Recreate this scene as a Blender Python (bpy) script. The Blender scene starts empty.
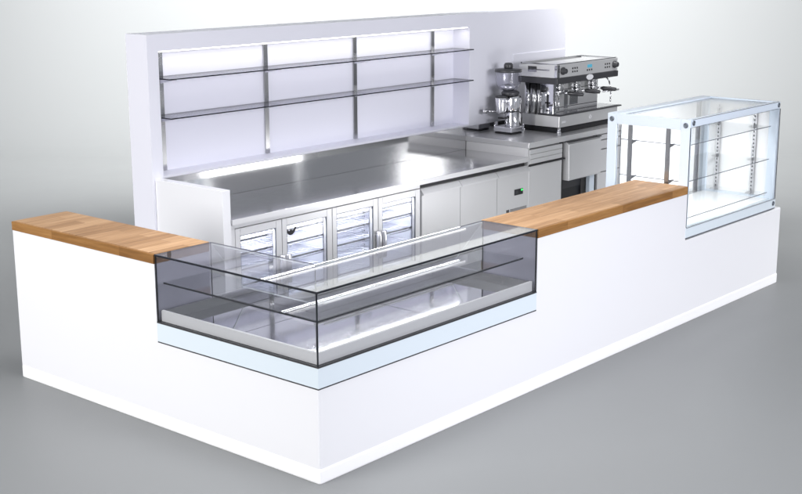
import bpy, bmesh, math, random
from mathutils import Vector, Matrix
random.seed(7)
S = bpy.context.scene
COL = S.collection
PI = math.pi

# ------------------------------------------------------------------ materials
def mat(name, base=(.8,.8,.8), rough=.5, metal=0.0, spec=.5, coat=0.0):
    m = bpy.data.materials.new(name); m.use_nodes = True
    p = m.node_tree.nodes['Principled BSDF']
    p.inputs['Base Color'].default_value = (*base, 1)
    p.inputs['Roughness'].default_value = rough
    p.inputs['Metallic'].default_value = metal
    p.inputs['Specular IOR Level'].default_value = spec
    p.inputs['Coat Weight'].default_value = coat
    p.inputs['Coat Roughness'].default_value = .06
    return m

def nn(m, typ, **kw):
    n = m.node_tree.nodes.new(typ)
    for k, v in kw.items(): setattr(n, k, v)
    return n

def lk(m, a, b): m.node_tree.links.new(a, b)

def noise_rough(m, scale, lo, hi, stretch=(1,1,1), bump=0.0, detail=4.0):
    tc = nn(m, 'ShaderNodeTexCoord'); mp = nn(m, 'ShaderNodeMapping')
    mp.inputs['Scale'].default_value = stretch
    nz = nn(m, 'ShaderNodeTexNoise'); nz.inputs['Scale'].default_value = scale; nz.inputs['Detail'].default_value = detail
    mr = nn(m, 'ShaderNodeMapRange'); mr.inputs['To Min'].default_value = lo; mr.inputs['To Max'].default_value = hi
    lk(m, tc.outputs['Object'], mp.inputs['Vector']); lk(m, mp.outputs[0], nz.inputs['Vector'])
    lk(m, nz.outputs[0], mr.inputs['Value'])
    p = m.node_tree.nodes['Principled BSDF']
    lk(m, mr.outputs[0], p.inputs['Roughness'])
    if bump:
        b = nn(m, 'ShaderNodeBump'); b.inputs['Strength'].default_value = bump; b.inputs['Distance'].default_value = .002
        lk(m, nz.outputs[0], b.inputs['Height']); lk(m, b.outputs[0], p.inputs['Normal'])
    return m

def glass(name, tint, ior=1.45, rough=0.0, strength=1.0):
    m = bpy.data.materials.new(name); m.use_nodes = True
    nt = m.node_tree; nt.nodes.clear()
    out = nn(m, 'ShaderNodeOutputMaterial'); mx = nn(m, 'ShaderNodeMixShader')
    tr = nn(m, 'ShaderNodeBsdfTransparent'); gl = nn(m, 'ShaderNodeBsdfGlossy'); fr = nn(m, 'ShaderNodeFresnel')
    ml = nn(m, 'ShaderNodeMath', operation='MULTIPLY'); ml.inputs[1].default_value = strength
    tr.inputs['Color'].default_value = (*tint, 1); gl.inputs['Roughness'].default_value = rough
    ge = nn(m, 'ShaderNodeNewGeometry'); io = nn(m, 'ShaderNodeMath', operation='MULTIPLY_ADD')
    io.inputs[1].default_value = 1/ior-ior; io.inputs[2].default_value = ior      # same reflectance on the way out
    lk(m, ge.outputs['Backfacing'], io.inputs[0]); lk(m, io.outputs[0], fr.inputs['IOR'])
    lk(m, fr.outputs[0], ml.inputs[0]); lk(m, ml.outputs[0], mx.inputs[0])
    lk(m, tr.outputs[0], mx.inputs[1]); lk(m, gl.outputs[0], mx.inputs[2]); lk(m, mx.outputs[0], out.inputs[0])
    return m

def emis(name, col, s):
    m = mat(name, col, .4)
    p = m.node_tree.nodes['Principled BSDF']
    p.inputs['Emission Color'].default_value = (*col, 1); p.inputs['Emission Strength'].default_value = s
    return m

def wood(name, along, ramp=((.20,.105,.048,1),(.37,.208,.10,1),(.56,.35,.195,1))):
    m = mat(name, (.5,.3,.15), .5, spec=.2)
    p = m.node_tree.nodes['Principled BSDF']
    tc = nn(m, 'ShaderNodeTexCoord'); mp = nn(m, 'ShaderNodeMapping')
    if along == 'Y': mp.inputs['Rotation'].default_value = (0, 0, -PI/2)
    mp.inputs['Location'].default_value = (.13, .015, 0)
    lk(m, tc.outputs['Object'], mp.inputs['Vector'])
    bk = nn(m, 'ShaderNodeTexBrick'); bk.offset = .43; bk.offset_frequency = 2
    bk.inputs['Color1'].default_value = (.30,.30,.30,1); bk.inputs['Color2'].default_value = (1,1,1,1)
    bk.inputs['Mortar'].default_value = (.22,.22,.22,1)
    bk.inputs['Scale'].default_value = 1; bk.inputs['Mortar Size'].default_value = .0018; bk.inputs['Mortar Smooth'].default_value = .3
    bk.inputs['Brick Width'].default_value = .74; bk.inputs['Row Height'].default_value = .116
    lk(m, mp.outputs[0], bk.inputs['Vector'])
    # grain: noise stretched along the stave, shifted per stave
    mp2 = nn(m, 'ShaderNodeMapping'); mp2.inputs['Scale'].default_value = (1.6, 26, 26)
    ad = nn(m, 'ShaderNodeVectorMath', operation='ADD')
    lk(m, mp.outputs[0], mp2.inputs['Vector']); lk(m, mp2.outputs[0], ad.inputs[0]); 
    sc = nn(m, 'ShaderNodeVectorMath', operation='SCALE'); sc.inputs['Scale'].default_value = 13
    lk(m, bk.outputs['Color'], sc.inputs[0]); lk(m, sc.outputs[0], ad.inputs[1])
    nz = nn(m, 'ShaderNodeTexNoise'); nz.inputs['Scale'].default_value = 1.5; nz.inputs['Detail'].default_value = 7; nz.inputs['Roughness'].default_value = .62
    nz.inputs['Distortion'].default_value = .4
    lk(m, ad.outputs[0], nz.inputs['Vector'])
    mth = nn(m, 'ShaderNodeMath', operation='MULTIPLY_ADD'); mth.inputs[1].default_value = 1.15; mth.inputs[2].default_value = -.34
    lk(m, nz.outputs[0], mth.inputs[0])
    sep = nn(m, 'ShaderNodeSeparateColor'); lk(m, bk.outputs['Color'], sep.inputs[0])
    m2 = nn(m, 'ShaderNodeMath', operation='MULTIPLY_ADD'); m2.inputs[1].default_value = .6
    lk(m, sep.outputs[0], m2.inputs[0]); lk(m, mth.outputs[0], m2.inputs[2])
    cr = nn(m, 'ShaderNodeValToRGB')
    e = cr.color_ramp.elements
    e[0].position = .18; e[0].color = ramp[0]
    e[1].position = .92; e[1].color = ramp[2]
    k = e.new(.52); k.color = ramp[1]
    lk(m, m2.outputs[0], cr.inputs[0]); lk(m, cr.outputs[0], p.inputs['Base Color'])
    b = nn(m, 'ShaderNodeBump'); b.inputs['Strength'].default_value = .15; b.inputs['Distance'].default_value = .001
    lk(m, nz.outputs[0], b.inputs['Height']); lk(m, b.outputs[0], p.inputs['Normal'])
    return m

M = {}
M['white']   = mat('white_lacquer', (.82,.82,.84), .2)
M['wall']    = mat('wall_lacquer', (.77,.77,.835), .42, spec=.25)
M['plinth']  = mat('plinth_white', (.95,.95,.95), .35)
M['band']    = mat('pale_blue_panel', (.68,.755,.81), .16)
M['frame']   = mat('pale_blue_aluminium', (.72,.80,.89), .3)
M['bolt']    = mat('bolt_grey', (.16,.18,.21), .35, .8)
M['woodx']   = wood('oiled_staves_long', 'X')
M['woody']   = wood('oiled_staves_short', 'X')
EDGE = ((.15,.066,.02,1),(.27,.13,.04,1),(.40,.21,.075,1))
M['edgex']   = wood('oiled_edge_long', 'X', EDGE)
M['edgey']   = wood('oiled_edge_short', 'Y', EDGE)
M['steel']   = noise_rough(mat('brushed_steel', (.63,.63,.635), .2, 1), 6, .15, .26, (1, 1, 60), .04)
M['steelup'] = noise_rough(mat('satin_steel_panel', (.76,.76,.77), .3, .25), 6, .26, .40, (50, 50, 1), .04)
M['mirror']  = noise_rough(mat('polished_steel', (.66,.66,.67), .08, 1), 4, .06, .09, (1, 40, 40), 0)
M['top']     = noise_rough(mat('steel_worktop', (.62,.62,.63), .1, 1), 4, .11, .19, (1, 40, 40), 0)
M['topl']    = noise_rough(mat('satin_worktop', (.72,.72,.73), .25, .55), 4, .2, .3, (1, 40, 40), .02)
M['tray']    = mat('tray_steel', (.84,.84,.85), .06, 1)
M['rim']     = mat('rim_steel', (.80,.80,.80), .34, .3)
M['chrome']  = mat('chrome', (.80,.80,.82), .06, 1)
M['rail']    = mat('rail_steel', (.52,.52,.53), .2, 1)
M['dark']    = mat('dark_grey_plastic', (.045,.045,.05), .35)
M['black']   = mat('black', (.012,.012,.014), .3)
M['gap']     = mat('shadow_gap', (.03,.03,.033), .7)
M['liner']   = mat('white_liner', (.74,.76,.84), .3)
M['wire']    = mat('wire_chrome', (.66,.67,.76), .3, .5)
M['whiteout']    = mat('whiteout_panel', (.92,.92,.92), .55, spec=.2)  # opaque white painted for the bright view through clear panes; also the floor
M['edge']    = mat('glass_edge_dark', (.012,.014,.02), .15)
M['edgel']   = mat('glass_edge_light', (.75,.80,.80), .2)
M['edgem']   = mat('glass_edge_grey', (.12,.13,.15), .2)
M['glass']   = glass('clear_glass', (.945,.948,.955))
M['glassc']  = glass('clear_pane', (.965,.97,.975))
M['glasss']  = glass('shelf_glass', (.87,.87,.92))
M['glasst']  = glass('thin_shelf_glass', (.985,.99,.99), 1.45, 0, .45)
M['smoke']   = glass('smoked_glass', (.90,.90,.935))
M['hopper']  = glass('hopper_plastic', (.86,.86,.90), 1.5, .05, 1.3)
M['led']     = emis('led_white', (1,.99,.97), 3)
M['ledf']    = emis('fridge_led', (.93,.95,1), 7)
M['lcd']     = emis('blue_display', (.08,.36,.5), .35)
M['green']   = emis('green_led', (.05,.8,.15), 1.2)
M['badge']   = mat('white_badge', (.85,.85,.87), .3)
M['mach']    = noise_rough(mat('machine_steel', (.74,.74,.74), .35, .5), 6, .28, .40, (1, 1, 40))
M['doserw']  = mat('doser_silver', (.72,.72,.76), .18, .7)

# ------------------------------------------------------------------ mesh building
class MB:
    def __init__(s): s.bm = bmesh.new()
    def _new(s, geom_verts, bev, seg):
        if bev:
            ed = list({e for v in geom_verts for e in v.link_edges})
            bmesh.ops.bevel(s.bm, geom=ed, offset=bev, segments=seg, affect='EDGES', profile=.6, clamp_overlap=True)
    def box(s, x0, x1, y0, y1, z0, z1, bev=0, seg=1, mi=0):
        vs = [s.bm.verts.new(p) for p in ((x0,y0,z0),(x1,y0,z0),(x1,y1,z0),(x0,y1,z0),(x0,y0,z1),(x1,y0,z1),(x1,y1,z1),(x0,y1,z1))]
        for f in ((3,2,1,0),(4,5,6,7),(0,1,5,4),(1,2,6,5),(2,3,7,6),(3,0,4,7)):
            fc = s.bm.faces.new([vs[i] for i in f]); fc.material_index = mi
        s._new(vs, bev, seg); return s
    def pane(s, x0, x1, y0, y1, z0, z1):
        # thin box: faces across the thickness get slot 1 (the cut edge)
        d = (x1-x0, y1-y0, z1-z0); ax = d.index(min(d))
        n0 = len(s.bm.faces); s.box(x0, x1, y0, y1, z0, z1)
        s.bm.faces.ensure_lookup_table()
        for f in s.bm.faces[n0:]:
            f.normal_update(); f.material_index = 0 if abs(f.normal[ax]) > .9 else 1
        return s
    def quadpane(s, pts, t):
        # four points in order, thickness along their normal
        p = [Vector(q) for q in pts]; n = (p[1]-p[0]).cross(p[2]-p[0]).normalized()*t
        return s.prism_pts(p, n, edge=True)
    def prism_pts(s, p, n, edge=False, bev=0, seg=1):
        a = [s.bm.verts.new(q) for q in p]; b = [s.bm.verts.new(q+n) for q in p]
        s.bm.faces.new(a[::-1]); s.bm.faces.new(b)
        k = len(p)
        for i in range(k):
            f = s.bm.faces.new((a[i], a[(i+1)%k], b[(i+1)%k], b[i])); f.material_index = 1 if edge else 0
        bmesh.ops.recalc_face_normals(s.bm, faces=list({f for v in a+b for f in v.link_faces}))
        s._new(a+b, bev, seg); return s
    def prism(s, poly, axis, lo, hi, bev=0, seg=1):
        # poly: 2-D points in the two remaining axes, in x,y,z order
        def P(u, v, w):
            return Vector({'x': (w,u,v), 'y': (u,w,v), 'z': (u,v,w)}[axis])
        n = P(0,0,hi-lo)
        return s.prism_pts([P(u,v,lo) for u, v in poly], n, bev=bev, seg=seg)
    def lathe(s, prof, c, axis=(0,0,1), n=28, cap=True):
        # prof: (radius, height) along the axis from point c
        q = Vector((0,0,1)).rotation_difference(Vector(axis).normalized()); c = Vector(c); rings = []
        for r, h in prof:
            rings.append([s.bm.verts.new(c + q @ Vector((r*math.cos(2*PI*i/n), r*math.sin(2*PI*i/n), h))) for i in range(n)])
        fs = []
        for a, b in zip(rings, rings[1:]):
            for i in range(n): fs.append(s.bm.faces.new((a[i], a[(i+1)%n], b[(i+1)%n], b[i])))
        for f in fs: f.smooth = True
        if cap:
            fs.append(s.bm.faces.new(rings[0][::-1])); fs.append(s.bm.faces.new(rings[-1]))
        return s
    def rod(s, a, b, r, n=10):
        a, b = Vector(a), Vector(b); d = b-a
        return s.lathe([(r,0),(r,d.length)], a, d, n)
    def tube(s, pts, r, n=10):
        for a, b in zip(pts, pts[1:]): s.rod(a, b, r, n)
        return s
    def build(s, name, m, parent=None, label=None):
        me = bpy.data.meshes.new(name)
        bmesh.ops.recalc_face_normals(s.bm, faces=s.bm.faces[:])
        root = parent
        off = Vector((0,0,0))
        while root is not None:
            off += root.location; root = root.parent
        bmesh.ops.translate(s.bm, verts=s.bm.verts[:], vec=-off)
        s.bm.to_mesh(me); s.bm.free()
        for x in (m if isinstance(m, (list, tuple)) else [m]): me.materials.append(M[x] if isinstance(x, str) else x)
        o = bpy.data.objects.new(name, me); COL.objects.link(o)
        if parent: o.parent = parent
        if label: o['label'] = label
        return o

def thing(name, label, cat, loc):
    o = bpy.data.objects.new(name, None); o.empty_display_size = .1
    o.location = loc; COL.objects.link(o); o['label'] = label; o['category'] = cat
    return o

def area(name, loc, target, sx, sy, power, col=(1,1,1), spread=180):
    l = bpy.data.lights.new(name, 'AREA'); l.shape = 'RECTANGLE'; l.size = sx; l.size_y = sy; l.energy = power; l.color = col; l.spread = math.radians(spread)
    o = bpy.data.objects.new(name, l); COL.objects.link(o); o.location = loc
    o.rotation_euler = (Vector(target)-Vector(loc)).to_track_quat('-Z', 'Y').to_euler()
    return o

# ------------------------------------------------------------------ dimensions
H, HW = 1.15, 1.085
L, Y1, DL = 2.99, 1.424, .459
X1, X2, X3, R, DR = 2.151, 4.243, 5.883, 6.027, .484
ZB, ZT = .576, .708
ZS0, ZS1, DS = .724, 1.68, .763
D = .80
YF, YB = 2.555, 3.365
ZC, ZK = .95, 1.092
XE = 1.655          # right face of the white end panel
XC = 5.665          # left side of the raised coffee counter
XR = 7.53

# ------------------------------------------------------------------ setting: studio floor and backdrop
yaw = 0.7099502269
fw2 = Vector((math.cos(yaw), math.sin(yaw), 0)); rt2 = Vector((math.sin(yaw), -math.cos(yaw), 0))
CAM = Vector((-4.96664, -4.88894, 3.02713))
M['floor'] = noise_rough(mat('studio_floor', (.195,.201,.204), .42, spec=.5), 1.2, .40, .48)
M['drop']  = mat('studio_backdrop', (.80,.80,.79), .9, spec=.1)
base = Vector((CAM.x, CAM.y, 0))
FD = 19.0
b = MB()
c = [base+fw2*-14+rt2*-30, base+fw2*-14+rt2*30, base+fw2*FD+rt2*30, base+fw2*FD+rt2*-30]
b.prism_pts([Vector((p.x, p.y, -.05)) for p in c], Vector((0,0,.05)))
fl = b.build('floor', 'floor'); fl['kind'] = 'structure'
bm = bmesh.new(); prev = None
prof = [(FD, .0)] + [(FD+5*math.sin(t), 5-5*math.cos(t)) for t in [PI/2*i/24 for i in range(1, 25)]] + [(FD+5, 14)]
for dist, z in prof:
    cur = [bm.verts.new((base+fw2*dist+rt2*s*30+Vector((0,0,z)))) for s in (-1, 1)]
    if prev:
        f = bm.faces.new((prev[0], prev[1], cur[1], cur[0])); f.smooth = True
    prev = cur
me = bpy.data.meshes.new('backdrop'); bm.to_mesh(me); bm.free(); me.materials.append(M['floor'])
bd = bpy.data.objects.new('backdrop', me); COL.objects.link(bd); bd['kind'] = 'structure'

# ------------------------------------------------------------------ bar counter
bar = thing('bar_counter', 'glossy white L-shaped bar counter with oiled wooden tops and a white plinth on the floor', 'bar counter', (0, 0, 0))
b = MB()
# long wing: outline in XZ, pulled back in Y
b.prism([(0,.02),(R,.02),(R,ZS0-.016),(X2,ZS0-.016),(X2,HW),(X1,HW),(X1,ZB-.002),(0,ZB-.002)], 'y', 0, DR-.012)
# short wing behind it: outline in YZ
b.prism([(DR-.012,.02),(L,.02),(L,HW),(Y1,HW),(Y1,ZB-.002),(DR-.012,ZB-.002)], 'x', 0, DL-.012)
# deeper carcass behind both (carries display and showcase)
b.box(DL-.012, D-.03, DR-.012, Y1, .02, ZB-.002)
b.box(D-.03, X1, DR-.012, D-.03, .02, ZB-.002)
b.box(X2, R, DR-.012, DS+.03, .02, ZS0-.016)
bmesh.ops.remove_doubles(b.bm, verts=b.bm.verts[:], dist=1e-5)
# soften the outer corners
sel = []
for e in b.bm.edges:
    p, q = e.verts[0].co, e.verts[1].co
    if abs(p.x) < 1e-4 and abs(q.x) < 1e-4 and abs(p.y) < 1e-4 and abs(q.y) < 1e-4: sel.append(e)
    elif abs(p.x-R) < 1e-4 and abs(q.x-R) < 1e-4 and (abs(p.y)+abs(q.y) < 1e-4 or (p.z > .7 and q.z > .7)): sel.append(e)
    elif p.x > X2-.001 and q.x > X2-.001 and abs(p.y)+abs(q.y) < 1e-4 and abs(p.z-q.z) < 1e-4 and p.z > .5: sel.append(e)
bmesh.ops.bevel(b.bm, geom=sel, offset=.014, segments=4, affect='EDGES', profile=.5)
b.build('body', 'white', bar)
# sloped plinth: lower outline further out than the upper one
def ring(o, z):
    return [(-o,-o,z),(R+o,-o,z),(R+o,DS+.03,z),(R-.05,DS+.03,z),(R-.05,.03,z),(.03,.03,z),(.03,L-.02,z),(DL-.02,L-.02,z),(DL-.02,L+o,z),(-o,L+o,z)]
b = MB(); loops = []
for o, z in ((.001,0),(.004,.006),(.004,.076),(.003,.083),(.0012,.088),(.0006,.090)):
    loops.append([b.bm.verts.new(p) for p in ring(o, z)])
for a, c in zip(loops, loops[1:]):
    for i in range(10):
        b.bm.faces.new((a[i], a[(i+1)%10], c[(i+1)%10], c[i]))
b.bm.faces.new(loops[0][::-1]); b.bm.faces.new(loops[-1])
sel = [e for e in b.bm.edges if abs(e.verts[0].co.z-e.verts[1].co.z) > 1e-4 and any(all(abs(v.co.x-cx) < .01 and abs(v.co.y-cy) < .01 for v in e.verts) for cx, cy in ((0,0),(R,0),(0,L)))]
bmesh.ops.bevel(b.bm, geom=sel, offset=.012, segments=3, affect='EDGES', profile=.5)
b.build('plinth', 'plinth', bar)
wl_ = MB().box(.0165, DL, Y1+.003, L+.004, HW+.001, H, .003, 2).build('wooden_top', 'woody', bar, 'short wooden top at the left end of the counter')
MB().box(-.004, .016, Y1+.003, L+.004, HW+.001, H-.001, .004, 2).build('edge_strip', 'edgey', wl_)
wr_ = MB().box(X1+.003, X2-.003, .0165, DR, HW+.001, H, .003, 2).build('wooden_top', 'woodx', bar, 'long wooden top between the low glass display and the tall showcase')

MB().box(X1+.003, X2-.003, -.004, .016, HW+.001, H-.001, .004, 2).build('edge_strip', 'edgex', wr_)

# ------------------------------------------------------------------ low L-shaped glass display
dis = thing('glass_display', 'low L-shaped glass display case with pale blue base at the front corner of the counter', 'display case', (0, 0, ZB))
G = .008
def lpoly(o, d): return [(o,o),(X1-.004,o),(X1-.004,d),(d,d),(d,Y1-.004),(o,Y1-.004)]
MB().prism(lpoly(-.003, D-.02), 'z', ZB+.006, ZT-.005).build('base_panel', 'band', dis)
b = MB().prism(lpoly(-.0035, D-.024), 'z', ZB-.002, ZB+.006)
b.prism(lpoly(-.004, D-.018), 'z', ZT-.005, ZT+.004)
b.build('gasket', 'gap', dis)
# steel tray: floor and a raised rim
tr = MB().prism([(p[0], p[1]) for p in lpoly(.05, D-.05)], 'z', ZT+.004, ZT+.012).build('tray', 'tray', dis)
def lrim(o1, o2, z0, z1):
    r, k = MB(), MB()
    e = .02; d0, d1 = D-o1, D-o2
    r.box(o1, X1-e, o1, o2, z0, z1); r.box(o1, o2, o2, Y1-e, z0, z1)
    k.box(o2, d1, Y1-e-(o2-o1), Y1-e, z0, z1); k.box(d1, d0, d1, Y1-e, z0, z1)
    k.box(d0, X1-e, d1, d0, z0, z1); k.box(X1-e-(o2-o1), X1-e, o2, d1, z0, z1)
    r.build('rim', 'rim', tr); k.build('shaded_rear_rim', 'rail', tr)  # rear rim darker: shade of faces turned from the light put into colour
lrim(.024, .042, ZT+.005, ZT+.075)
MB().box(1.20, 1.2025, .05, D-.05, ZT+.0122, ZT+.0128).build('seam', 'gap', tr)
MB().box(.05, D-.05, .80, .8025, ZT+.0122, ZT+.0128).build('seam', 'gap', tr)
# panes
TI = .466                                   # inner edge of the top glass
SB = .735                                   # foot of the sloping rear glass
b = MB()
b.pane(0, X1-.008, 0, G, ZT+.005, H-G)
b.build('front_pane', ['glass', 'edge'], dis)
b = MB()
b.pane(0, G, G+.001, Y1-.008, ZT+.005, H-G)
b.build('front_pane', ['glass', 'edge'], dis)
b = MB()
poly = [(0,0),(X1-.008,0),(X1-.008,TI),(TI,TI),(TI,Y1-.008),(0,Y1-.008)]
b.prism_pts([Vector((x,y,H-G+.001)) for x, y in poly], Vector((0,0,G-.002)), edge=True)
b.build('top_pane', ['glass', 'edgem'], dis)
# dark seams where the panes are glued
b = MB()
b.box(-.003, X1-.006, -.003, .004, H-.011, H+.001); b.box(-.003, .004, .004, Y1-.006, H-.011, H+.001)
b.box(-.002, .0035, -.002, .0035, ZT+.004, H-.011)
b.build('glass_seam', 'edge', dis)
# sloping rear doors
zt, zb = H-.012, ZT+.085
def slope(p0, p1, n):  # p0,p1 bottom/top helper
    pass
b = MB().quadpane([(SB,Y1-.012,zb),(SB,SB,zb),(TI,TI,zt),(TI,Y1-.012,zt)], .006)
b.build('rear_door', ['glassc', 'edgel'], dis)
b = MB().quadpane([(SB,SB,zb),(X1-.012,SB,zb),(X1-.012,TI,zt),(TI,TI,zt)], .006)
b.build('rear_door', ['glassc', 'edgel'], dis)
b = MB()
MB().box(SB+.05, X1-.03, SB-.03, SB-.021, ZT+.078, ZT+.086).build('door_track', 'rim', dis)
MB().box(SB, X1-.03, SB+.012, SB+.021, ZT+.078, ZT+.086).build('door_track', 'rim', dis)
# glass end panes: smoked next to the counter ends, clear towards the slope
MB().pane(.010, TI-.004, Y1-.010, Y1-.002, ZT+.006, H-.004).build('end_pane', ['smoke', 'edge'], dis, 'smoked end pane against the left counter end')
MB().pane(X1-.010, X1-.002, .010, TI-.004, ZT+.006, H-.004).build('end_pane', ['smoke', 'edge'], dis, 'smoked end pane against the long counter')
MB().prism_pts([Vector((TI,Y1-.006,ZT+.08)), Vector((SB,Y1-.006,ZT+.08)), Vector((TI,Y1-.006,H-.006))], Vector((0,.004,0)), edge=True).build('end_pane', ['glassc', 'edgem'], dis, 'clear triangular end pane')
MB().prism_pts([Vector((X1-.008,TI,ZT+.08)), Vector((X1-.008,SB,ZT+.08)), Vector((X1-.008,TI,H-.006))], Vector((.004,0,0)), edge=True).build('end_pane', ['glassc', 'edgem'], dis, 'clear triangular end pane')
# middle glass shelf, dark polished front edge
zm = .962; sd = .40
poly = [(.03,.03),(X1-.13,.03),(X1-.13,sd),(sd,sd),(sd,Y1-.05),(.03,Y1-.05)]
b = MB().prism_pts([Vector((x,y,zm)) for x, y in poly], Vector((0,0,.008)), edge=True)
sh = b.build('glass_shelf', ['glassc', 'glassc'], dis)
MB().box(.026, X1-.13, .025, .0295, zm-.001, zm+.009).box(.025, .0295, .0296, Y1-.05, zm-.001, zm+.009).build('front_edge', 'edge', sh)

# ------------------------------------------------------------------ tall showcase
sc = thing('showcase', 'tall glass showcase with pale blue frame standing at the right end of the counter', 'showcase', (X2, 0, ZS0))
PW = .088; PT = .03
def side_frame(x0, x1, th=.085):
    b = MB()
    b.box(x0, x1, .004, PW, ZS0, ZS1, .003); b.box(x0, x1, DS-PW, DS, ZS0, ZS1, .003)
    b.box(x0, x1, PW+.0005, DS-PW-.0005, ZS1-th, ZS1, .003); b.box(x0, x1, PW+.0005, DS-PW-.0005, ZS0, ZS0+.10, .003)
    return b.build('side_frame', 'frame', sc)
fl_ = side_frame(X2, X2+PT); fr_ = side_frame(X3-PT, X3, .045)
MB().box(X2+PT+.001, X3-PT-.001, 0, .05, ZS1-.06, ZS1+.001, .003).build('top_rail', 'frame', sc)
MB().box(X2-.004, X3+.004, -.004, .05, ZS0, ZS0+.085, .003).build('bottom_rail', 'band', sc)
MB().box(X2+PT+.001, X3-PT-.001, DS-.10, DS, ZS1-.03, ZS1+.001, .003).build('top_rail', 'frame', sc)
MB().box(X2+PT+.001, X3-PT-.001, DS-.06, DS, ZS0, ZS0+.085, .003).build('bottom_rail', 'steel', sc)
b = MB().box(X2+PT+.001, X3-PT-.001, .055, DS-.065, ZS0+.06, ZS0+.08); b.build('display_floor', 'whiteout', sc)
MB().pane(X2+.002, X3-.002, -.003, .003, ZS0+.087, ZS1-.062).build('front_pane', ['glassc', 'edge'], sc)
MB().pane(X2+.010, X2+.016, PW+.001, DS-PW-.001, ZS0+.101, ZS1-.086).build('side_pane', ['glassc', 'edgem'], sc)
MB().pane(X3-.016, X3-.010, PW+.001, DS-PW-.001, ZS0+.101, ZS1-.046).build('side_pane', ['whiteout', 'edgem'], sc, 'opal side pane, bright view beyond painted in')
MB().pane(X2+PT+.002, X3-PT-.002, .051, DS-.101, ZS1-.020, ZS1-.012).build('top_pane', ['glassc', 'edgem'], sc)
MB().pane(X2+PT+.16, X3-PT-.12, DS-.022, DS-.014, ZS0+.087, ZS1-.031).build('rear_door', ['whiteout', 'edgem'], sc, 'opal sliding rear door, bright view beyond painted in')
# corner posts inside and slotted uprights
b = MB(); b.box(X3-PT-.075, X3-PT-.002, DS-.05, DS-.005, ZS0+.082, ZS1-.032); b.build('rear_post', 'steel', sc)
for y in (.215, .565):
    for x0, x1, cut in ((X2+PT+.002, X2+PT+.014, .0), (X3-PT-.014, X3-PT-.002, .0)):
        b = MB(); b.box(x0, x1, y-.019, y+.019, ZS0+.11, ZS1-.086)
        for k in range(22):
            z = ZS0+.14+k*.035
            xx = (x1, x1+.001) if x0 < 5 else (x0-.001, x0)
            b.box(xx[0], xx[1], y-.005, y+.005, z, z+.016, mi=1)
        b.build('shelf_upright', ['rail', 'gap'], sc)
for z in (.862, 1.165, 1.461):
    b = MB().pane(X2+PT+.03, X3-PT-.03, .055, DS-.10, z, z+.006)
    sh = b.build('glass_shelf', ['glasst', 'glasst'], sc)
    MB().box(X2+PT+.03, X3-PT-.03, .051, .0545, z, z+.006).box(X2+PT+.0265, X2+PT+.0298, .0546, DS-.10, z, z+.006).build('front_edge', 'edgem', sh)
    for y in (.215, .565):
        MB().prism([(X2+PT+.015,z-.001),(X2+PT+.12,z-.001),(X2+PT+.12,z-.012),(X2+PT+.015,z-.035)], 'y', y-.004, y+.004).build('bracket', 'rail', sh)
        MB().prism([(X3-PT-.015,z-.001),(X3-PT-.12,z-.001),(X3-PT-.12,z-.012),(X3-PT-.015,z-.035)], 'y', y-.004, y+.004).build('bracket', 'rail', sh)
MB().box(X2+PT+.001, X3-.002, -.002, .002, ZS1-.0625, ZS1-.0605).build('gasket', 'edgem', sc)
MB().box(X2-.002, X3+.002, -.0055, -.0045, ZS0+.080, ZS0+.084).build('gasket', 'edgem', sc)
MB().box(X2-.003, X3+.003, -.003, .05, ZS0-.007, ZS0-.0005).build('gasket', 'edgem', sc)
MB().box(X2+PT+.002, X3-PT-.002, -.0012, .002, ZS1-.002, ZS1+.0018).build('gasket', 'edgem', sc)
def bolt(c, ax): MB().lathe([(.021,0),(.021,.004),(.016,.007),(.012,.007),(.011,.003)], c, ax, 20).build('bolt', 'bolt', sc)
for y in (.042, DS-.042): bolt((X2, y, ZS1-.045), (-1,0,0))
for x in (X2+.05, X3-.04):
    bolt((x, 0, ZS1-.028) if x > X2 else (x,0,0), (0,-1,0))
bolt((X3-.04, -.004, ZS0+.045), (0,-1,0))

# ------------------------------------------------------------------ wall unit with niche
wu = thing('wall_unit', 'tall white wall unit with a lit shelf niche behind the steel back counter', 'wall unit', (1.554, YB, 0))
WX0, WX1, WZ, WY = 1.554, 7.513, 2.35, YB+.265
NX0, NX1, NZ0, NZ1, ND = 1.665, 5.735, 1.204, 2.215, .215
b = MB()
outer = [(WX0,0),(WX1,0),(WX1,WZ),(WX0,WZ)]
b.box(WX0, NX0, YB, WY, 0, WZ); b.box(NX1, WX1, YB, WY, 0, WZ)
b.box(NX0, NX1, YB, WY, NZ1, WZ); b.box(NX0, NX1, YB, WY, 0, NZ0)
b.box(NX0, NX1, YB+ND, WY, NZ0, NZ1)
bmesh.ops.remove_doubles(b.bm, verts=b.bm.verts[:], dist=1e-5)
sel = [e for e in b.bm.edges if (abs(e.verts[0].co.z-WZ) < 1e-4 and abs(e.verts[1].co.z-WZ) < 1e-4 and abs(e.verts[0].co.x-e.verts[1].co.x) > 1e9)]
b.build('body', 'wall', wu)
MB().box(6.50, WX1-.003, YB-.007, YB-.001, 1.20, 1.885, .001).build('splash_panel', 'wall', wu)
for x in (1.845, 3.032, 4.205, 5.382):
    r = MB().box(x-.024, x+.024, YB+ND-.014, YB+ND-.001, NZ0+.004, NZ1-.002).build('rail', 'rail', wu)
for z in (1.992, 1.675):
    s = MB().pane(NX0+.055, NX1+.0-.004, YB-.062, YB+ND-.016, z-.010, z).build('glass_shelf', ['glasss', 'edge'], wu)
    for x in (1.845, 3.032, 4.205, 5.382):
        MB().prism([(YB+ND-.015,z-.011),(YB+.02,z-.011),(YB+.02,z-.024),(YB+ND-.015,z-.06)], 'x', x-.016, x+.016).build('bracket', 'doserw', s)
MB().box(NX0+.02, NX1-.02, YB+.012, YB+.020, NZ1-.010, NZ1-.001).build('led_strip', 'led', wu)

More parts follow.
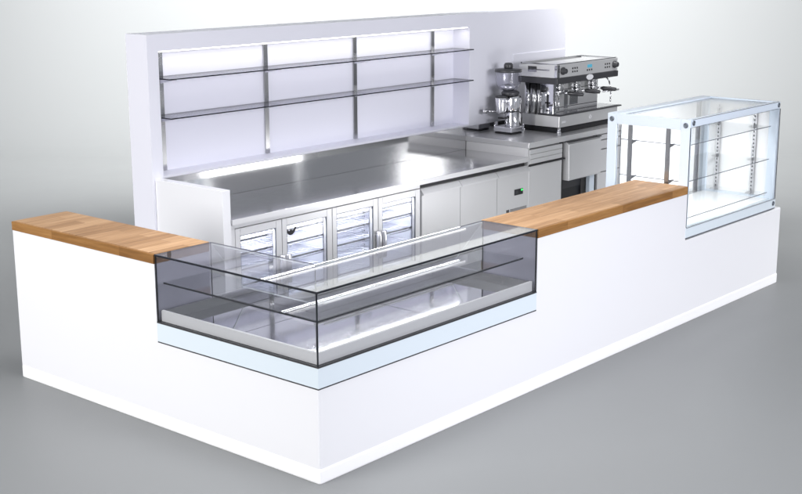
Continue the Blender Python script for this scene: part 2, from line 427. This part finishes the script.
# ------------------------------------------------------------------ refrigerated counter
rc = thing('refrigerated_counter', 'steel refrigerated back counter with four glass doors, two solid doors and a white end panel', 'fridge counter', (XE, YF, 0))
MB().box(1.575, XE, YF-.004, YB-.003, 0, 1.188, .003, 2).build('end_panel', 'white', rc)
wt = MB().box(XE+.001, XC-.001, YF-.017, YB-.003, ZC-.042, ZC, .003, 2).build('worktop', 'top', rc)
MB().box(XE+.001, XC-.001, YF-.020, YF-.0175, ZC-.044, ZC-.001).build('front_edge', 'steelup', wt)
MB().box(XE+.001, XC-.001, YB-.016, YB-.003, ZC+.0005, 1.188, .001).build('backsplash', 'mirror', rc)
bays = [(1.70, 2.205), (2.211, 2.798), (2.804, 3.386), (3.392, 3.965)]
ZD0, ZD1 = .14, .866
b = MB()      # white lined cabinet
b.box(XE+.005, 3.975, YB-.10, YB-.06, .12, .90); b.box(XE+.005, 3.975, YF+.06, YB-.10, .12, .15)
b.box(XE+.005, 3.975, YF+.06, YB-.10, .875, .90)
b.box(XE+.005, 1.70, YF+.06, YB-.10, .15, .875); b.box(2.78, 2.815, YF+.06, YB-.10, .15, .875); b.box(3.94, 3.975, YF+.06, YB-.10, .15, .875)
b.build('cabinet_liner', 'liner', rc)
b = MB().box(3.98, XC-.004, YF+.06, YB-.06, .12, ZC-.048); b.box(XE+.02, XC-.02, YF+.05, YB-.1, .0, .115); b.build('carcass', 'steelup', rc)
b = MB().box(XE+.003, XC-.004, YF+.04, YF+.058, ZD1-.01, ZC-.046); b.build('front_frame', 'gap', rc)
MB().box(XE+.003, 1.697, YF+.004, YF+.058, .12, .88).build('front_trim', 'steelup', rc)
MB().box(XE+.003, 3.966, YF+.002, YF+.038, ZD1+.006, ZC-.046, .002).build('front_trim', 'steelup', rc)
for i, (a, c) in enumerate(bays):
    b = MB(); w = .052
    b.box(a, a+w, YF, YF+.045, ZD0, ZD1, .003); b.box(c-w-.01, c, YF, YF+.045, ZD0, ZD1, .003)
    b.box(a+w+.0005, c-w-.0105, YF, YF+.045, ZD1-.062, ZD1, .003); b.box(a+w+.0005, c-w-.0105, YF, YF+.045, ZD0, ZD0+.062, .003)
    dr = b.build('glass_door', 'steelup', rc)
    MB().pane(a+w-.004, c-w-.006, YF+.016, YF+.022, ZD0+.058, ZD1-.058).build('pane', ['glassc', 'edgem'], dr)
    gk = MB(); g0, g1 = a+w-.001, c-w-.0095
    gk.box(g0, g0+.006, YF+.003, YF+.012, ZD0+.06, ZD1-.06); gk.box(g1-.006, g1, YF+.003, YF+.012, ZD0+.06, ZD1-.06)
    gk.box(g0+.0061, g1-.0061, YF+.003, YF+.012, ZD1-.066, ZD1-.06)
    gk.build('gasket', 'edgem', dr)
    hx = c-.030 if i % 2 == 0 else a+.030
    hb = MB(); hb.lathe([(.020,0),(.024,.006),(.024,.235),(.020,.241)], (hx, YF-.038, .335), (0,0,1), 16)
    hb.rod((hx, YF-.03, .37), (hx, YF+.003, .37), .009); hb.rod((hx, YF-.03, .54), (hx, YF+.003, .54), .009)
    hb.build('handle', 'doserw', dr)
    if i == 1:   # the small dark wing mark at the top left of this pane
        bm2 = MB(); cx, cz = a+w+.062, ZD1-.122
        pts = [(-.052,.026),(-.048,.004),(-.034,-.016),(-.012,-.026),(.014,-.024),(.034,-.010),(.046,.010),(.056,.030),(.036,.024),(.024,.008),(.008,.004),(-.002,.018),(-.014,.004),(-.030,.006),(-.040,.016)]
        bm2.prism([(cx+x*1.12, cz+z*1.2) for x, z in pts], 'y', YF+.0135, YF+.0155)
        bm2.build('wing_mark', 'black', dr)
    # racks
    for z in (.24, .375, .505, .635, .745):
        r = MB(); xa, xb, ya, yb2 = a+.02, c-.035, YF+.075, YB-.125
        if i % 2 == 0: xb = c-.03
        r.rod((xa,yb2,z), (xb,yb2,z), .0045, 6)
        r.rod((xa,ya,z-.022), (xb,ya,z-.022), .0045, 6)
        r.rod((xa,ya,z), (xa,yb2,z), .0045, 6); r.rod((xb,ya,z), (xb,yb2,z), .0045, 6)
        r.rod((xa,(ya+yb2)/2,z-.005), (xb,(ya+yb2)/2,z-.005), .0045, 6)
        n = 11
        for k in range(1, n):
            x = xa+(xb-xa)*k/n
            r.rod((x,ya,z+.002), (x,yb2,z+.002), .0026, 5)
        k = r.build('wire_rack', 'wire', rc)
        MB().box(xa, xb, ya-.012, ya-.006, z-.006, z+.008).build('rack_lip', 'rail', k)
    # slotted rack uprights
    x = c-.028
    for y in (YF+.07, YB-.14):
        u = MB(); u.box(x-.016, x+.016, y-.004, y+.004, .155, .872)
        for k in range(14): u.box(x-.005, x+.005, y-.0052, y-.004, .19+k*.047, .207+k*.047, mi=1)
        u.build('rack_upright', ['chrome', 'gap'], rc)
    MB().box(a+.03, c-.06, YF+.064, YF+.082, .858, .873).build('led_strip', 'ledf', rc)
    area('fridge_lamp', ((a+c)/2, YF+.085, .845), ((a+c)/2, YF+.45, .35), c-a-.16, .05, 6, (.93,.95,1))
def lipdoor(par, name, x0, x1, ztop=.862, zl=.803):
    b = MB(); b.prism([(YF+.04,ZD0),(YF,ZD0),(YF,zl-.006),(YF-.022,zl),(YF-.020,zl+.010),(YF+.020,ztop-.002),(YF+.04,ztop)], 'x', x0, x1)
    return b.build(name, 'steelup', par)
for x0, x1 in ((3.992, 4.560), (4.566, 5.146)): lipdoor(rc, 'solid_door', x0, x1)
cp = lipdoor(rc, 'control_panel', 5.152, XC+.02)
d = MB().box(5.44, 5.585, YF-.006, YF+.0, .585, .645, .002).build('controller', 'black', cp)
MB().box(5.548, 5.577, YF-.0085, YF-.006, .622, .640).build('indicator_light', 'green', d)
MB().box(5.45, 5.50, YF-.0075, YF-.006, .600, .632).build('display_window', 'dark', d)
b = MB(); b.box(5.372, 5.652, YF-.003, YF, .30, .455)
b.build('vent', 'rail', cp)
b = MB()
for k in range(3): b.box(5.40, 5.625, YF-.0065, YF-.003, .335+k*.035, .354+k*.035)
b.box(5.312, 5.328, YF-.005, YF, .30, .455); b.box(5.338, 5.350, YF-.005, YF, .30, .455)
b.build('vent_slot', 'gap', cp)

# ------------------------------------------------------------------ raised coffee counter
cc = thing('coffee_counter', 'raised steel counter under the coffee machine with drawers and a dark open bay', 'coffee counter', (XC, YF, 0))
wt = MB().box(XC, XR, YF-.009, YB-.003, ZK-.055, ZK, .003, 2).build('worktop', 'topl', cc)
MB().box(XC, XR, YF-.012, YF-.0095, ZK-.056, ZK-.001).build('front_edge', 'steelup', wt)
MB().box(XC+.003, XR, YB-.016, YB-.003, ZK+.0005, 1.188, .001).build('backsplash', 'mirror', cc)
b = MB().box(XC+.003, XR-.003, YB-.3, YB-.02, .12, ZK-.056)
b.box(XC+.003, 6.31, YF+.045, YB-.3, ZC+.001 if False else .12, ZK-.056); b.box(6.97, XR-.003, YF+.045, YB-.3, .12, ZK-.056)
b.box(6.31, 6.97, YF+.045, YB-.3, .64, ZK-.056); b.box(XC+.02, XR-.02, YF+.06, YB-.1, 0, .12)
b.box(6.31, 6.97, YF+.045, YB-.3, .12, .15)
b.build('carcass', 'steelup', cc)
d = MB()
for k in range(3): d.box(XC+.035, 6.285, YF-.002, YF+.04, .868+k*.0505, .868+k*.0505+.0475, .002)
d.build('drawer', 'steelup', cc)
MB().box(XC+.003, XC+.032, YF+.003, YF+.044, ZC-.10, ZK-.056).build('front_trim', 'steelup', cc)
MB().box(XC+.02, 6.33, YF-.012, YF+.044, .848, .863, .001).build('drawer_grip', 'gap', cc)
MB().box(XC+.022, 6.285, YF+.0, YF+.044, ZD0, .846, .003).build('cupboard_door', 'steelup', cc)
MB().box(6.289, 6.322, YF+.012, YF+.044, ZD0, ZK-.058).build('gap_strip', 'gap', cc)
b = MB(); b.prism([(YF+.044,.618),(YF-.055,.618),(YF-.058,.640),(YF-.050,1.0),(YF-.02,1.02),(YF+.044,1.02)], 'x', 6.335, 6.965, .003)
dd = b.build('knock_drawer', 'steelup', cc)
MB().box(6.33, 6.97, YF-.052, YF-.03, 1.0215, 1.028).build('grip', 'gap', dd)
ap = MB().box(6.345, 6.80, YF+.09, YF+.11, .155, .60).build('appliance_door', 'black', cc)
MB().box(6.36, 6.785, YF+.084, YF+.09, .50, .585).build('fascia', 'dark', ap)
MB().box(6.83, 6.925, YF-.002, YF+.044, ZD0, .614, .002).build('door_post', 'frame', cc)
MB().box(6.93, 6.985, YF+.02, YF+.046, ZD0, ZK-.058).build('gap_strip', 'gap', cc)
for z0, z1 in ((.868, .965), (.97, 1.028), (.615, .862), (.38, .61), (.14, .375)):
    MB().box(6.99, XR-.004, YF-.002, YF+.044, z0, z1-.006, .003).build('drawer', 'steelup', cc)

# ------------------------------------------------------------------ espresso machine
MX0, MX1, MY = 6.36, 7.56, 2.69
em = thing('espresso_machine', '', 'coffee machine', (MX0, MY, ZK))
em['label'] = 'large steel espresso machine with three portafilters and a dark band on the raised counter'
for x in (MX0+.088, MX1-.06):
    for y in (MY+.02, 3.165):
        MB().lathe([(.026,0),(.026,.01),(.018,.02),(.018,.063)], (x, y, ZK), (0,0,1), 16).build('foot', 'chrome', em)
MB().box(MX0+.075, MX1-.03, MY+.012, 3.175, ZK+.006, 1.150, .004).build('underside', 'black', em)
b = MB().box(MX0+.06, MX1+.02, MY, 3.0, 1.152, 1.272, .006, 2); b.box(MX0+.075, MX1+.0, 3.001, 3.18, 1.152, 1.272)
tray = b.build('drip_tray', 'mach', em)
b = MB().box(MX0+.05, MX1+.09, MY-.012, MY+.27, 1.2735, 1.288, .003)
b.build('tray_edge', 'dark', tray)
b = MB()
for k in range(28): b.box(MX0+.09+k*.042, MX0+.118+k*.042, MY+.01, MY+.25, 1.2885, 1.293)
b.build('grate', 'chrome', tray)
# oval badge and small plate on the tray front
b = MB().lathe([(.024,0),(.024,.003)], (7.02, MY, 1.213), (0,-1,0), 24); b.build('round_mark', 'badge', tray)
MB().box(7.017, 7.023, MY-.0045, MY-.003, 1.200, 1.226).build('mark_stroke', 'rail', tray)
MB().box(6.47, 6.54, MY-.002, MY, 1.195, 1.218).build('name_plate', 'badge', tray)
# back body
b = MB().box(MX0+.10, MX1-.02, 2.93, 3.17, 1.273, 1.615, .004); body = b.build('body', 'mach', em)
for x0, x1, z0, z1 in ((6.56,6.70,1.31,1.44), (6.86,6.93,1.30,1.50), (6.97,7.13,1.33,1.46)):
    MB().box(x0, x1, 2.926, 2.929, z0, z1).build('painted_reflection', 'rail', body)  # darker patches painted in for reflections in the back panel
for z in (1.315, 1.505): MB().box(MX0+.11, MX1-.03, 2.9265, 2.929, z, z+.006).build('seam', 'gap', body)
# left cheek with steam tap slot, then polished columns
ck = MB().box(MX0+.045, MX0+.10, 2.76, 2.93, 1.29, 1.612, .006, 2).build('side_cheek', 'chrome', em)
MB().box(MX0+.0425, MX0+.0445, 2.82, 2.845, 1.36, 1.50).box(MX0+.0425, MX0+.0445, 2.80, 2.865, 1.40, 1.418).box(MX0+.0425, MX0+.0445, 2.82, 2.85, 1.315, 1.335).build('tap_slot', 'black', ck)
for y, r, m in ((2.975,.032,'steel'), (3.045,.042,'rail'), (3.125,.038,'chrome')):
    MB().lathe([(r,0),(r,.33)], (MX0+.10, y, 1.275), (0,0,1), 24).build('side_column', m, em)
# top housing: dark band below, steel fascia above
MB().box(MX0-.004, MX1+.002, MY-.006, 3.185, 1.612, 1.676, .006, 2).build('dark_band', 'dark', em)
b = MB().prism([(MY+.004,1.678),(3.175,1.678),(3.175,1.797),(MY+.022,1.818),(MY+.006,1.815)], 'x', MX0, MX1-.0, .004, 2)
ho = b.build('top_housing', 'mach', em)
MB().box(MX0+.02, MX1-.02, MY+.015, MY+.03, 1.816, 1.825).box(MX0+.02, MX0+.03, MY+.03, 3.17, 1.811, 1.823).box(MX1-.03, MX1-.02, MY+.03, 3.17, 1.811, 1.823).box(MX0+.02, MX1-.02, 3.158, 3.17, 1.797, 1.823).build('cup_rail', 'rail', ho)
MB().box(MX0-.003, MX0, MY+.10, MY+.26, 1.75, 1.762).box(MX0-.003, MX0, MY+.2601, MY+.37, 1.73, 1.79).build('side_seam', 'rail', ho)
MB().box(MX0-.003, MX0+.05, MY+.0, MY+.035, 1.68, 1.812, .004).build('corner_post', 'chrome', ho)
for x in (MX0+.105, MX1-.075):
    MB().lathe([(.040,0),(.040,.016),(.030,.024),(.026,.05),(.020,.054)], (x, MY+.005, 1.748), (0,-1,0), 24).build('knob', 'dark', ho)
for xc in (6.70, 6.985, 7.345):
    for i in (-1, 0, 1):
        for z in ((1.728, 1.763) if xc != 6.985 else (1.724,)):
            MB().lathe([(.010,0),(.010,.004)], (xc+i*.042, MY+.005, z), (0,-1,0), 12).build('button', 'black', ho)
MB().box(6.945, 7.03, MY+.001, MY+.0045, 1.75, 1.782).build('display', 'lcd', ho)
# oval badge on the band
b = MB(); n = 28
b.prism([(6.975+.065*math.cos(2*PI*i/n), 1.648+.030*math.sin(2*PI*i/n)) for i in range(n)], 'y', MY-.013, MY-.0065)
b.build('badge', 'badge', em)
# group heads with portafilters
for gx in (6.62, 6.95, 7.28):
    g = MB().lathe([(.050,0),(.052,.02),(.045,.05),(.052,.055),(.052,.085)], (gx, 2.84, 1.527), (0,0,1), 22).build('group_head', 'chrome', em)
    pf = MB(); pf.lathe([(.030,0),(.046,.02),(.048,.045)], (gx, 2.84, 1.482), (0,0,1), 20)
    pf.rod((gx,2.80,1.50), (gx+.03,2.74,1.497), .013)
    pf.rod((gx-.018,2.84,1.46), (gx-.018,2.84,1.484), .008); pf.rod((gx+.018,2.84,1.46), (gx+.018,2.84,1.484), .008)
    pf.build('portafilter', 'chrome', g)
    MB().lathe([(.014,0),(.022,.02),(.024,.10),(.019,.165),(.008,.172)], (gx+.03,2.745,1.497), (.42,-.9,-.06), 16).build('handle', 'dark', g)
for x in (6.47, 7.50):
    MB().tube([(x,2.80,1.60),(x,2.76,1.56),(x+.01,2.74,1.45),(x+.015,2.745,1.33)], .008).build('steam_wand', 'chrome', em)
MB().tube([(7.40,2.78,1.45),(7.64,2.72,1.455)], .012).build('tap_arm', 'chrome', em)

# ------------------------------------------------------------------ grinder
gx, gy = 6.115, 3.14
gr = thing('coffee_grinder', 'chrome coffee grinder with clear bean hopper and dark lid, left of the espresso machine', 'coffee grinder', (gx, gy, ZK))
MB().box(gx-.10, gx+.11, gy-.125, gy+.11, ZK+.020, ZK+.078, .014, 3).build('base', 'doserw', gr)
MB().box(gx-.092, gx+.102, gy-.117, gy+.102, ZK, ZK+.019, .006).build('base_foot', 'black', gr)
MB().lathe([(.084,0),(.086,.01),(.086,.29),(.080,.315),(.066,.325)], (gx+.035, gy-.045, ZK+.0755), (0,0,1), 36).build('body', 'chrome', gr)
dx, dy = gx-.085, gy+.025
ds = MB().lathe([(.046,0),(.054,.03),(.062,.12),(.064,.165),(.056,.17)], (dx, dy, ZK+.215), (0,0,1), 28).build('doser', 'doserw', gr)
MB().lathe([(.068,0),(.068,.016),(.03,.022)], (dx, dy, ZK+.386), (0,0,1), 28).build('doser_lid', 'dark', ds)
MB().tube([(dx-.03,dy+.045,ZK+.235),(dx-.09,dy+.115,ZK+.238)], .009).lathe([(.026,0),(.026,.05)], (dx-.09,dy+.115,ZK+.238), (-.65,.76,0), 14).build('lever', 'rail', ds)
MB().box(gx-.10, gx+.05, gy-.13, gy-.045, ZK+.235, ZK+.250).build('fork', 'black', gr)
MB().box(dx-.055, dx+.02, dy-.075, dy-.0, ZK+.165, ZK+.18).build('fork', 'black', gr)
MB().lathe([(.085,0),(.095,.012),(.095,.035),(.072,.05)], (gx+.015, gy-.02, ZK+.402), (0,0,1), 32).build('collar', 'dark', gr)
MB().lathe([(.070,0),(.102,.018),(.128,.065),(.138,.12),(.140,.195)], (gx, gy, ZK+.452), (0,0,1), 36, cap=False).build('hopper', 'hopper', gr)
MB().lathe([(.058,0),(.080,.022),(.090,.045),(.02,.07)], (gx, gy, ZK+.456), (0,0,1), 28).build('bean_guard', 'doserw', gr)
li = MB().lathe([(.142,0),(.145,.010),(.142,.028),(.06,.036)], (gx, gy, ZK+.648), (0,0,1), 36).build('lid', 'dark', gr)
MB().lathe([(.045,0),(.048,.01),(.048,.04),(.036,.056),(.012,.06)], (gx, gy, ZK+.684), (0,0,1), 24).build('lid_knob', 'dark', li)

# ------------------------------------------------------------------ lamps
W = bpy.data.worlds.new('World'); S.world = W; W.use_nodes = True
W.node_tree.nodes['Background'].inputs[0].default_value = (.80,.83,.90,1)
W.node_tree.nodes['Background'].inputs[1].default_value = .45
area('softbox_side', (-8.0, 3.0, 3.6), (1, 1.7, .8), 4, 4, 800, (1,.99,.99))
area('softbox_front', (1.8, -8.5, 3.3), (2.9, 0, .5), 4.5, 2.6, 312, (.94,.94,1), 115)
area('softbox_top', (.9, .2, 6.0), (.6, -.5, 0), 3.4, 2.6, 150, (1,1,1), 105)
wl = base+fw2*13+Vector((0,0,7.5)); tg = base+fw2*(FD+4.2)+Vector((0,0,2.4))
for sd in (-1, 1):
    area('floor_wash', base+fw2*13.4+rt2*sd*8.2+Vector((0,0,5)), base+fw2*12.9+rt2*sd*5.2, 4, .5, 75, (1,1,.99), 56)
area('backdrop_lamp', wl, tg, 14, 2, 3250, (1,1,.99), 110)
area('aisle_fill', (4.95, DS+.09, .52), (4.95, 3.0, .6), 1.5, .46, 14, (1,1,1))  # added hidden fill light for the door fronts and backsplash highlight
area('softbox_far', (12.7, -3.1, 2.9), (5, 3.2, 1), .8, .5, 8, (1,1,1))
area('showcase_fill', ((X2+X3)/2-.2, .10, ZS1-.075), ((X2+X3)/2-.2, .5, 1.1), X3-X2-.5, .03, 15, (1,1,1))  # added fill light that brightens the white panes, no fitting built
area('niche_lamp', ((NX0+NX1)/2, YB+.07, NZ1-.02), ((NX0+NX1)/2, YB+.12, 1), NX1-NX0-.1, .008, 5.2, (1,.99,.97))

# ------------------------------------------------------------------ camera
cam = bpy.data.cameras.new('camera'); co = bpy.data.objects.new('camera', cam); COL.objects.link(co)
pit, rol = 0.22877, -0.0029754
fw = Vector((math.cos(yaw)*math.cos(pit), math.sin(yaw)*math.cos(pit), -math.sin(pit)))
rt = Vector((math.sin(yaw), -math.cos(yaw), 0)); up = rt.cross(fw)
rt, up = rt*math.cos(rol)+up*math.sin(rol), up*math.cos(rol)-rt*math.sin(rol)
m4 = Matrix((rt, up, -fw)).transposed().to_4x4(); m4.translation = CAM
co.matrix_world = m4
cam.sensor_width = 36; cam.lens = 1291.864/802*36; cam.clip_end = 300
S.camera = co
S.render.engine = 'CYCLES'
S.cycles.transparent_max_bounces = 32; S.cycles.max_bounces = 14; S.cycles.glossy_bounces = 8
S.cycles.use_denoising = True
S.cycles.caustics_reflective = False; S.cycles.caustics_refractive = False
S.view_settings.view_transform = 'Standard'; S.view_settings.look = 'None'; S.view_settings.exposure = 0; S.view_settings.gamma = 1
